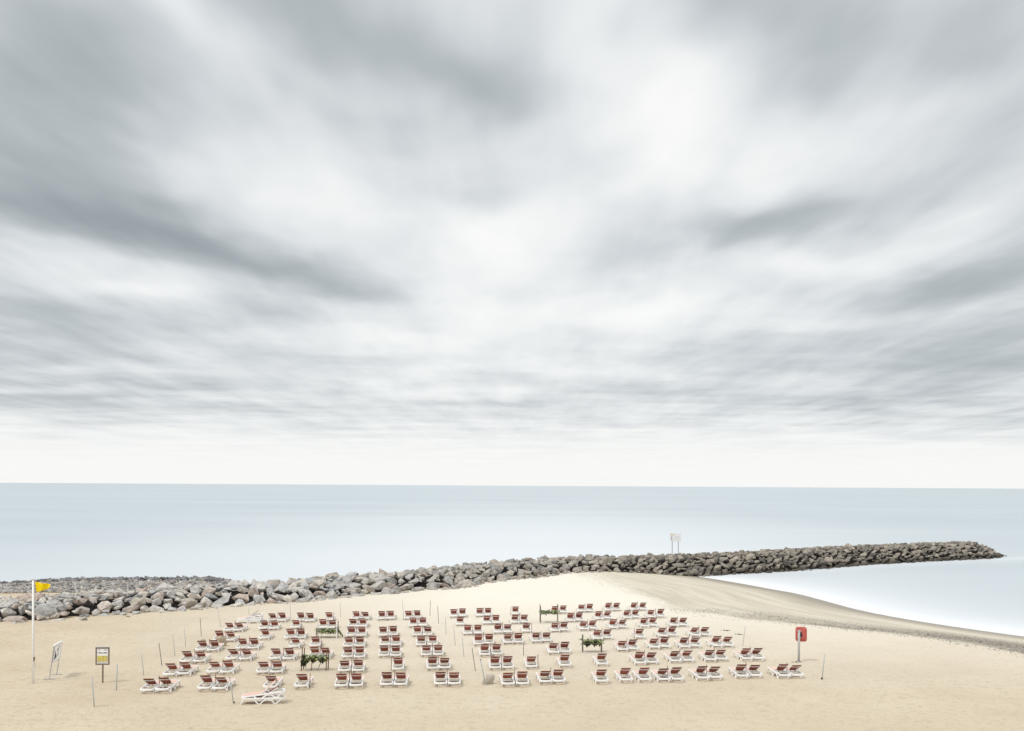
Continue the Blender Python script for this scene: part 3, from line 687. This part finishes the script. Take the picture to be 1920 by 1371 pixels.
for i in range(nx_):
    t = i/(nx_-1)
    for j in range(ny_):
        s_ = j/(ny_-1)
        xx = (3.2+3.0*s_*0.9*(1-t)+t*28.5)*sc
        topz = (190.5-4.5*t)*sc; botz = (171.5+9.5*t**1.6)*sc
        zz_ = topz*(1-s_)+botz*s_
        fl.append((xx, -.05+.07*math.sin(t*9+s_*1.5)*t**.5, zz_+.02*math.sin(t*11+s_*3)*t))
for i in range(nx_-1):
    for j in range(ny_-1): a = i*ny_+j; ff.append((a, a+1, a+1+ny_, a+ny_))
mb = MB(); mb.add(fl, ff); flag = smooth(mb.build('flag', flag_m)); flag.location = p
md = flag.modifiers.new('thick', 'SOLIDIFY'); md.thickness = .008
tag(flag, 'yellow flag tapering to its end, flying to the right from the flagpole', 'flag')

# ------------------------------------------------------------------ signs
def print_marks(root, marks, y0=-.016):   # (x, z, w, h, material)
    for i, (x, z, w_, h_, m_) in enumerate(marks):
        mb = MB(); mb.box((x, y0-.002*(i % 3), z), (w_, .004, h_)); mb.build('print', m_, root)
# tilted pictogram board
A = P(92.4, 1274.2); B = P(106.2, 1265.4)
ang = math.atan2(B.y-A.y, B.x-A.x); Lw = (B-A).length
sg = empty('pictogram_sign', A, ang); tag(sg, 'slanting white board with black pictograms on two posts by the flagpole', 'sign')
lean = Vector((0, -.0, 0)); hx = A.y/F
W2 = Lw
tl = .13
def sp(x, z): return Vector((x, -z*tl, z))
for x in (0.0, W2):
    mb = MB(); mb.sweep([sp(x, -.05), sp(x, 1.76)], .05, .05, up=(1, 0, 0)); mb.build('post', galv, sg)
    mb = MB(); mb.sweep([(x, -.27, .03), (x, .27, .03)], .06, .05, up=(0, 0, 1)); mb.build('foot_bar', galv, sg)
mb = MB(); mb.sweep([sp(-.06, 1.78), sp(W2+.08, 1.78)], .09, .10, up=(0, 0, 1)); mb.build('top_bar', white, sg)
bo = MB(); c_ = (sp(W2/2, .90)+sp(W2/2, 1.70))/2; rt = Matrix.Rotation(tl, 3, 'X')
bo.box(c_+Vector((0, -.03, 0)), (W2-.04, .03, .84), rt); bd = bo.build('panel', paper, sg)
fm = MB()
for z in (.89, 1.73): fm.box(sp(W2/2, z)+Vector((0, -.034, 0)), (W2, .035, .03), rt)
for x in (.01, W2-.01): fm.box(sp(x, 1.31)+Vector((0, -.034, 0)), (.03, .035, .86), rt)
fm.build('panel_frame', galv, sg)
def blob(pts_, root, m_, dx=0, dz=0, s=1):
    mb = MB(); n = len(pts_); vs = []
    for k in (0, 1):
        for (x, z) in pts_: q_ = sp(dx+x*s, dz+z*s); vs.append(q_+Vector((0, -.048-.006*k, 0)))
    mb.add(vs, [tuple(range(n)), tuple(range(2*n-1, n-1, -1))]+[(i, (i+1) % n, n+(i+1) % n, n+i) for i in range(n)]); mb.build('pictogram', m_, root)
circ = lambda n, r_: [(r_*math.cos(2*math.pi*i/n), r_*math.sin(2*math.pi*i/n)) for i in range(n)]
blob(circ(10, .05), sg, ink, .62*W2, 1.60); blob([(-.10, 0), (.02, .06), (.10, .02), (.05, -.03), (-.02, -.12), (-.08, -.10)], sg, ink, .52*W2, 1.49)
blob([(-.16, .02), (-.05, .10), (.12, .08), (.18, .0), (.06, -.02), (-.06, -.07)], sg, ink, .26*W2, 1.17)
blob([(-.05, .22), (.03, .2), (.06, .02), (.0, 0), (-.06, .05)], sg, ink, .17*W2, 1.25)
blob([(-.15, 0), (-.1, .07), (.2, .1), (.24, .05), (.05, .0), (-.1, -.05)], sg, ink, .24*W2, 1.04)
blob(circ(9, .045), sg, ink, .60*W2, 1.27); blob([(-.03, .09), (.05, .08), (.03, -.06), (-.05, -.05)], sg, ink_grey, .58*W2, 1.17)
# framed information board
p = P(192.6, 1280.3); bdr = empty('information_board', p, R(4)); tag(bdr, 'brown framed information board with a yellow table, on a single post', 'sign')
k = p.y/F
mb = MB(); mb.sweep([(0, 0, -.2), (0, 0, 35*k)], .07, .07, up=(1, 0, 0)); mb.build('post', frame_brown, bdr)
z0, z1, wd = 33.8*k, 66.6*k, 25.2*k
mb = MB()
mb.box((-wd/2+.03, -.045, (z0+z1)/2), (.06, .06, z1-z0)); mb.box((wd/2-.03, -.045, (z0+z1)/2), (.06, .06, z1-z0))
mb.box((0, -.045, z0+.03), (wd-.121, .058, .06)); mb.box((0, -.045, z1-.03), (wd-.121, .058, .06)); mb.build('frame', frame_brown, bdr)
mb = MB(); mb.box((0, -.05, z1+.016), (wd+.03, .09, .03)); mb.build('top_trim', galv, bdr)
mb = MB(); mb.box((0, -.04, (z0+z1)/2), (wd-.122, .03, z1-z0-.122)); mb.build('panel', paper, bdr)
zb, zt = z0+.06, z1-.06; hh = zt-zb; iw = wd-.12
mk = [(0, zb+hh*.33, iw*.92, hh*.40, yellow), (-iw*.28, zt-hh*.09, .05, .07, ink_grey), (iw*.25, zt-hh*.085, .13, .03, ink_grey), (iw*.3, zt-hh*.13, .05, .02, ink_grey),
      (-iw*.22, zt-hh*.27, iw*.40, .03, ink), (iw*.25, zt-hh*.27, iw*.34, .03, ink), (-iw*.12, zt-hh*.325, iw*.34, .02, ink_grey), (iw*.22, zt-hh*.325, iw*.3, .02, ink_grey)]
for (x, z) in ((.07, .47), (.33, .47), (.07, .38), (.33, .37), (-.2, .29), (.07, .28), (.34, .28), (-.38, .18), (-.2, .17), (.07, .17), (.34, .17)):
    mk.append((iw*x, zb+hh*z, .045, .028, ink_red if x < .3 else ink_grey))
for i in range(3): mk.append((0, zb+hh*(.03+.03*i), iw*.82, .008, ink_grey))
print_marks(bdr, mk, -.057)
# sign on the breakwater
sp_ = P(1266, 1041, z=2.45); bs = empty('breakwater_sign', sp_, R(3)); tag(bs, 'white warning sign with yellow heading on two posts, standing on the breakwater crest', 'sign')
k = sp_.y/F
for x in (-5.9, 5.6):
    mb = MB(); mb.tube([(x*k, 0, -.6), (x*k+.02, 0, 26*k)], .055, 8); mb.build('post', galv, bs)
mb = MB(); mb.box((0, -.075, 33.3*k), (21.6*k, .03, 16*k)); mb.build('panel', paper, bs)
mk = [(-5.8, 37.9, 6.2, 1.5, yellow), (-7.2, 34.2, 1.6, 1.6, ink_red), (-7.2, 31.6, 1.8, 1.3, ink), (-7.2, 28.6, 2.0, 1.5, ink_grey), (3.4, 34.4, 8.5, .25, ink_grey), (3.2, 32.2, 9.5, .25, ink_grey), (3.2, 28.4, 9.5, .2, ink_grey)]
print_marks(bs, [(a*k, b_*k, c_*k, d_*k, m_) for a, b_, c_, d_, m_ in mk], -.093)

# ------------------------------------------------------------------ lifebuoy station (seen from behind)
p = P(1497.6, 1241.5); k = p.y/F; lb = empty('lifebuoy_station', p); tag(lb, 'red lifebuoy box seen from behind on a grey post, right of the loungers', 'lifebuoy station')
mb = MB(); mb.tube([(0, 0, -.2), (.01, 0, 60*k)], .07, 14); smooth(mb.build('post', galv, lb))
def rrect(w_, h_, r_, n=5):
    o_ = []
    for (cx_, cz_, a0) in ((w_/2-r_, h_/2-r_, 0), (-w_/2+r_, h_/2-r_, 90), (-w_/2+r_, -h_/2+r_, 180), (w_/2-r_, -h_/2+r_, 270)):
        for i in range(n): a = R(a0+90*i/(n-1)); o_.append((cx_+r_*math.cos(a), cz_+r_*math.sin(a)))
    return o_
mb = MB(); lay = [(.07, .86, .0), (.10, .97, .0), (.16, 1.0, 0), (.30, 1.0, 0), (.36, .95, 0), (.40, .84, 0)]
outs = []
for (y, s_, _) in lay: outs.append([(x*s_, y, z*s_) for x, z in rrect(.66, .86, .15)])
n = len(outs[0]); vs = [q for r_ in outs for q in r_]; fs_ = [tuple(range(n)), tuple((len(lay)-1)*n+i for i in range(n-1, -1, -1))]
for i in range(len(lay)-1):
    for j in range(n): fs_.append((i*n+j, i*n+(j+1) % n, (i+1)*n+(j+1) % n, (i+1)*n+j))
mb.add([(x, y, z) for x, y, z in vs], fs_)
bx = smooth(mb.build('box', red_box, lb)); bx.location = (4.4*k, .0, 51.2*k); bx.rotation_euler = (0, 0, R(-16))
mb = MB(); mb.tube([(.0, .055, 0), (.0, .072, 0)], .13, 20); h_ = mb.build('recess', black, lb); h_.location = (3.0*k, .0, 51*k); h_.rotation_euler = (0, 0, R(-16)); h_.scale = (.75, 1, 1.15)
mb = MB()
for z in (46, 58): mb.box((.01, .02, z*k), (.19, .16, .04))
mb.build('clamp', galv, lb)
for dx in (-.16, .02, .18):
    mb = MB(); mb.box((4.4*k+dx, .10, 51.2*k+.415), (.05, .06, .03)); mb.build('vent', ink_red, lb)
mb = MB(); mb.tube([(0, 0, -.05), (0, 0, .05)], [.2, .16], 10); mb.build('footing', concrete, lb)
for (dx, lab) in ((-.42, 'dark stone left of the lifebuoy post foot'), (-.20, 'small dark stone touching the lifebuoy post foot')):
    o = bpy.data.objects.new('stone', VMESH[int(abs(dx)*40)]); C.objects.link(o); o.location = p+Vector((dx+.02, -.1, .03)); o.scale = (.12, .1, .09); tag(o, lab, 'stone')

# ------------------------------------------------------------------ leaf racks
leafm = bpy.data.materials.new('leaf'); leafm.use_nodes = True; b = NB(leafm)
ri = b.n('ShaderNodeNewGeometry').outputs['Random Per Island']
b.t.links.new(b.ramp(ri, [(0, (.02, .03, .014)), (.25, (.035, .055, .02)), (.4, (.10, .15, .04)), (.6, (.30, .37, .11)), (.85, (.50, .56, .24)), (1, (.05, .055, .04))]), b.b.inputs['Base Color'])
b.b.inputs['Roughness'].default_value = .35; b.b.inputs['Specular IOR Level'].default_value = .5
darkleaf = bpy.data.materials.new('dark_leaf'); darkleaf.use_nodes = True; b = NB(darkleaf)
ri = b.n('ShaderNodeNewGeometry').outputs['Random Per Island']
b.t.links.new(b.ramp(ri, [(0, (.012, .014, .01)), (.6, (.03, .038, .015)), (1, (.08, .10, .025))]), b.b.inputs['Base Color']); b.b.inputs['Roughness'].default_value = .5
def leaf(mb, o_, d_, L, w_, droop, side):
    d_ = Vector(d_).normalized(); sv = d_.cross(Vector((0, 0, 1)));
    if sv.length < .1: sv = Vector((1, 0, 0))
    sv.normalize(); sv = (Matrix.Rotation(side, 3, d_) @ sv); nn_ = d_.cross(sv)
    P0 = Vector(o_); vs = []; ks = [0, .3, .65, 1]; ws = [.35, 1, .8, .06]
    for t, q_ in zip(ks, ws):
        c = P0+d_*L*t+Vector((0, 0, -droop*t*t)); vs += [c-sv*w_*q_*.5, c+nn_*w_*.12, c+sv*w_*q_*.5]
    fs = []
    for i in range(3):
        for j in range(2): a = i*3+j; fs.append((a, a+1, a+4, a+3))
    mb.add(vs, fs)
def rack(base, rz, w_, dp, hs, railz, lab, postm, seed, bags=(), posts=None, lean=0.0, extra=()):
    r_ = random.Random(seed); root = empty('leaf_rack', base, rz); tag(root, lab, 'rack', 'racks hung with leaves')
    cs = [(-w_/2, -dp/2), (-w_/2, dp/2), (w_/2, -dp/2), (w_/2, dp/2)]
    for i, (x, y) in enumerate(cs):
        mb = MB(); mb.tube([(x, y, -.12), (x+lean*.5*hs[i], y, hs[i]*.5), (x+lean*hs[i], y, hs[i])], [.032, .03, .028], 8); mb.build('post', postm[i], root)
    for y in (-dp/2, dp/2):
        mb = MB(); mb.tube([(-w_/2, y, railz), (w_/2, y, railz-.02)], .02, 7); mb.build('rail', postm[1], root)
    for x in (-w_/2, w_/2):
        mb = MB(); mb.tube([(x, -dp/2-.03, railz-.03), (x, dp/2+.03, railz-.03)], .02, 7); mb.build('rail', postm[1], root)
    nb_c = 7
    for i in range(nb_c):
        mb = MB(); cx_ = -w_/2+w_*(i+.5)/nb_c
        for _ in range(30):
            o_ = (cx_+r_.uniform(-.12, .12), r_.uniform(-dp/2, dp/2), railz+r_.uniform(-.04, .20)); a = r_.uniform(0, 6.28)
            leaf(mb, o_, (math.cos(a), math.sin(a), r_.uniform(-.3, .35)), r_.uniform(.16, .32), r_.uniform(.06, .12), r_.uniform(.0, .16), r_.uniform(-.6, .6))
        mb.build('leaf_clump', leafm, root)
    for (x, wb, hb_) in bags:
        mb = MB()
        for _ in range(34):
            q_ = r_.uniform(-1, 1); ln = hb_*(1-.55*abs(q_))*r_.uniform(.8, 1.05)
            leaf(mb, (x+q_*wb/2, r_.uniform(-dp/2-.04, dp/2), railz+.02), (-q_*.25, r_.uniform(-.1, .1), -1), ln, r_.uniform(.07, .12), 0, r_.uniform(0, 3.1))
        mb.build('hanging_leaves', darkleaf, root)
    for (a, b2, rad, m_) in extra:
        mb = MB(); mb.tube([a, ((a[0]+b2[0])/2, (a[1]+b2[1])/2, (a[2]+b2[2])/2), b2], rad, 7); mb.build('brace', m_, root)
    return root
p = (P(564, 1258)+P(611, 1259))/2
rk = rack(p+Vector((0, .35, 0)), R(-2), 47*p.y/F, .5, (1.32, 1.2, 1.28, 1.0), .62, 'rack of dark and lime leaves with diagonal leg before the third row', [wood]*4, 1, bags=((-.50, .46, .42), (-.05, .30, .30), (.45, .32, .32)), lean=.05,
     extra=(((-.10, -.2, .6), (-.12, -.25, -.05), .022, wood), ((.45, -.2, .6), (.20, -.25, -.05), .018, darkpole), ((-.48, -.1, .4), (-.46, -.1, -.05), .014, darkpole)))
# tall dark sheaf standing at the left end of that rack
mb = MB(); r0 = random.Random(9)
for _ in range(60):
    a = r0.uniform(0, 6.28); q_ = r0.random()*.13; leaf(mb, (-.56+q_*math.cos(a)*1.3, -.28+q_*math.sin(a)*.7, r0.uniform(.22, .75)), (r0.uniform(-.25, .25), r0.uniform(-.2, .2), 1), r0.uniform(.18, .32), r0.uniform(.05, .1), 0, r0.uniform(0, 3))
mb.build('leaf_sheaf', darkleaf, rk)
p = (P(592.8, 1195.5)+P(631.4, 1198))/2
rk = rack(p+Vector((0, .3, 0)), R(1), 38*p.y/F, .55, (.72, .9, 1.22, 1.1), .40, 'rack of lime leaves with white post and slanting green sheaf before the sixth row', [darkpole, wood_pale, paper, wood], 2, bags=((-.30, .22, .17), (.10, .14, .18), (.28, .14, .18), (.45, .12, .16)))
mb = MB(); r0 = random.Random(10)
for _ in range(60):
    t = r0.random(); leaf(mb, (.62+.38*t+r0.uniform(-.06, .06), -.2+r0.uniform(-.06, .06), .86-.62*t), (.45+r0.uniform(-.15, .15), r0.uniform(-.2, .2), -1), r0.uniform(.14, .26), r0.uniform(.05, .09), 0, r0.uniform(0, 3))
mb.build('leaf_sheaf', leafm, rk)
mb = MB(); mb.tube([(.72, -.2, .75), (1.45, -.2, 0)], .006, 5); mb.build('guy_line', wood_pale, rk)
p = (P(1013.4, 1168.6)+P(1046, 1168.6))/2
rack(p+Vector((0, .35, 0)), R(2), 33*p.y/F, .8, (1.32, 1.42, 1.30, 1.42), .78, 'tall rack of yellow-green leaves before the rearmost row', [darkpole, darkpole, wood_pale, darkpole], 3, bags=((.45, .3, .14),))
p = (P(1093, 1224.2)+P(1128.4, 1223.3))/2
rack(p+Vector((0, .3, 0)), R(-1), 35.4*p.y/F, .6, (1.1, 1.05, .62, .6), .58, 'rack with drooping near-black leaves and lime top in the right block', [darkpole]*4, 4, bags=((-.32, .5, .36), (.18, .42, .34), (.45, .25, .26)))

# ------------------------------------------------------------------ boulders and oddments on the sand
rp = mat('pale_rock', (.52, .47, .40), .85, .2, .22, 3.0, .5, 9)
rtan = mat('tan_rock', (.44, .36, .26), .9, .1, .25, 3.5, .6, 7)
def boulder(name, px, py, wpx, hpx, m_, lab, seed, rz=0, off=(0, 0)):
    V_, F_ = hull(30, .95, seed, 0, .20); p = P(px, py); k = p.y/F
    mb = MB(); mb.add(V_, F_); o = mb.build(name, m_); o.scale = (wpx*k/1.75, wpx*k/1.95, hpx*k/1.15); o.location = p+Vector((off[0], off[1]+wpx*k*.4, hpx*k*.30)); o.rotation_euler = (0, 0, rz)
    s_ = o.modifiers.new('round', 'SUBSURF'); s_.levels = s_.render_levels = 1; smooth(o); tag(o, lab, 'boulder'); return o
o = boulder('boulder', 915.5, 1284, 27, 23, rp, 'pale rounded boulder behind the leaning blue-grey pole in the front row', 71, .4); o.rotation_euler = (.1, .55, .4)
boulder('boulder', 393, 1217, 24, 22, rtan, 'larger beige boulder behind the fourth row leftmost pair', 72, .9, (.35, .9))
boulder('boulder', 377, 1215, 15, 16, rtan, 'lower beige boulder on the left behind the fourth row leftmost pair', 73, .2, (-.1, .5))
p = P(741.5, 1156.3); k = p.y/F; mb = MB(); mb.tube([(2.2*k*math.cos(a), 0, 2.6*k*math.sin(a)) for a in [math.pi*i/8 for i in range(9)]], .03, 7); o = smooth(mb.build('hoop', darkpole)); o.location = p-Vector((0, 0, .01)); tag(o, 'small dark hoop standing in the sand right of a rear pair', 'hoop')
for (px, py, lab) in ((1362, 1182.5, 'dark clump of seaweed on open sand beyond the right loungers'), (1386, 1190, 'small scrap of seaweed beside the thin pole on the right')):
    mb = MB(); r0 = random.Random(px)
    for _ in range(26):
        a = r0.uniform(0, 6.28); leaf(mb, (r0.gauss(0, .16), r0.gauss(0, .10), .02), (math.cos(a), math.sin(a), .2), .16, .05, .03, r0.uniform(-.5, .5))
    o = mb.build('seaweed_clump', darkleaf); o.location = P(px, py); tag(o, lab, 'seaweed')
# drift line of pebbles and weed
it = []; bl = np.hypot(*np.diff(BERM, axis=0).T); bc = np.concatenate([[0], np.cumsum(bl)])
for _ in range(8000):
    s = rr_.uniform(40, bc[-1]*.72); x = np.interp(s, bc, BERM[:, 0]); y = np.interp(s, bc, BERM[:, 1])
    x2 = np.interp(s+1, bc, BERM[:, 0]); y2 = np.interp(s+1, bc, BERM[:, 1]); dx, dy = x2-x, y2-y; L = math.hypot(dx, dy)
    off = rr_.gauss(1.6, 1.9); cx_, cy_ = x-dy/L*off*(1), y+dx/L*off
    if look(DB, cx_, cy_) > 1.5: continue
    if vnoise(np.array([cx_*.5]), np.array([cy_*.5]), 44)[0] < -.12+rr_.uniform(-.2, .1): continue
    if cy_ > 84 or cy_ < 45: continue
    
    r_ = rr_.uniform(.02, .055); it.append((rr_.randrange(8), Matrix.LocRotScale(Vector((cx_, cy_, gz(cx_, cy_)+r_*.2)), Euler((0, 0, rr_.uniform(0, 6.28))), Vector((r_*1.6, r_, r_*.6))), rr_.uniform(.3, 1)))
print('drift', len(it))
o = join_rocks('drift_line', it, SMALL); o['kind'] = 'stuff'; tag(o, 'scattered dark pebbles and weed along the high tide line', 'debris')
print('objects', len(bpy.data.objects))
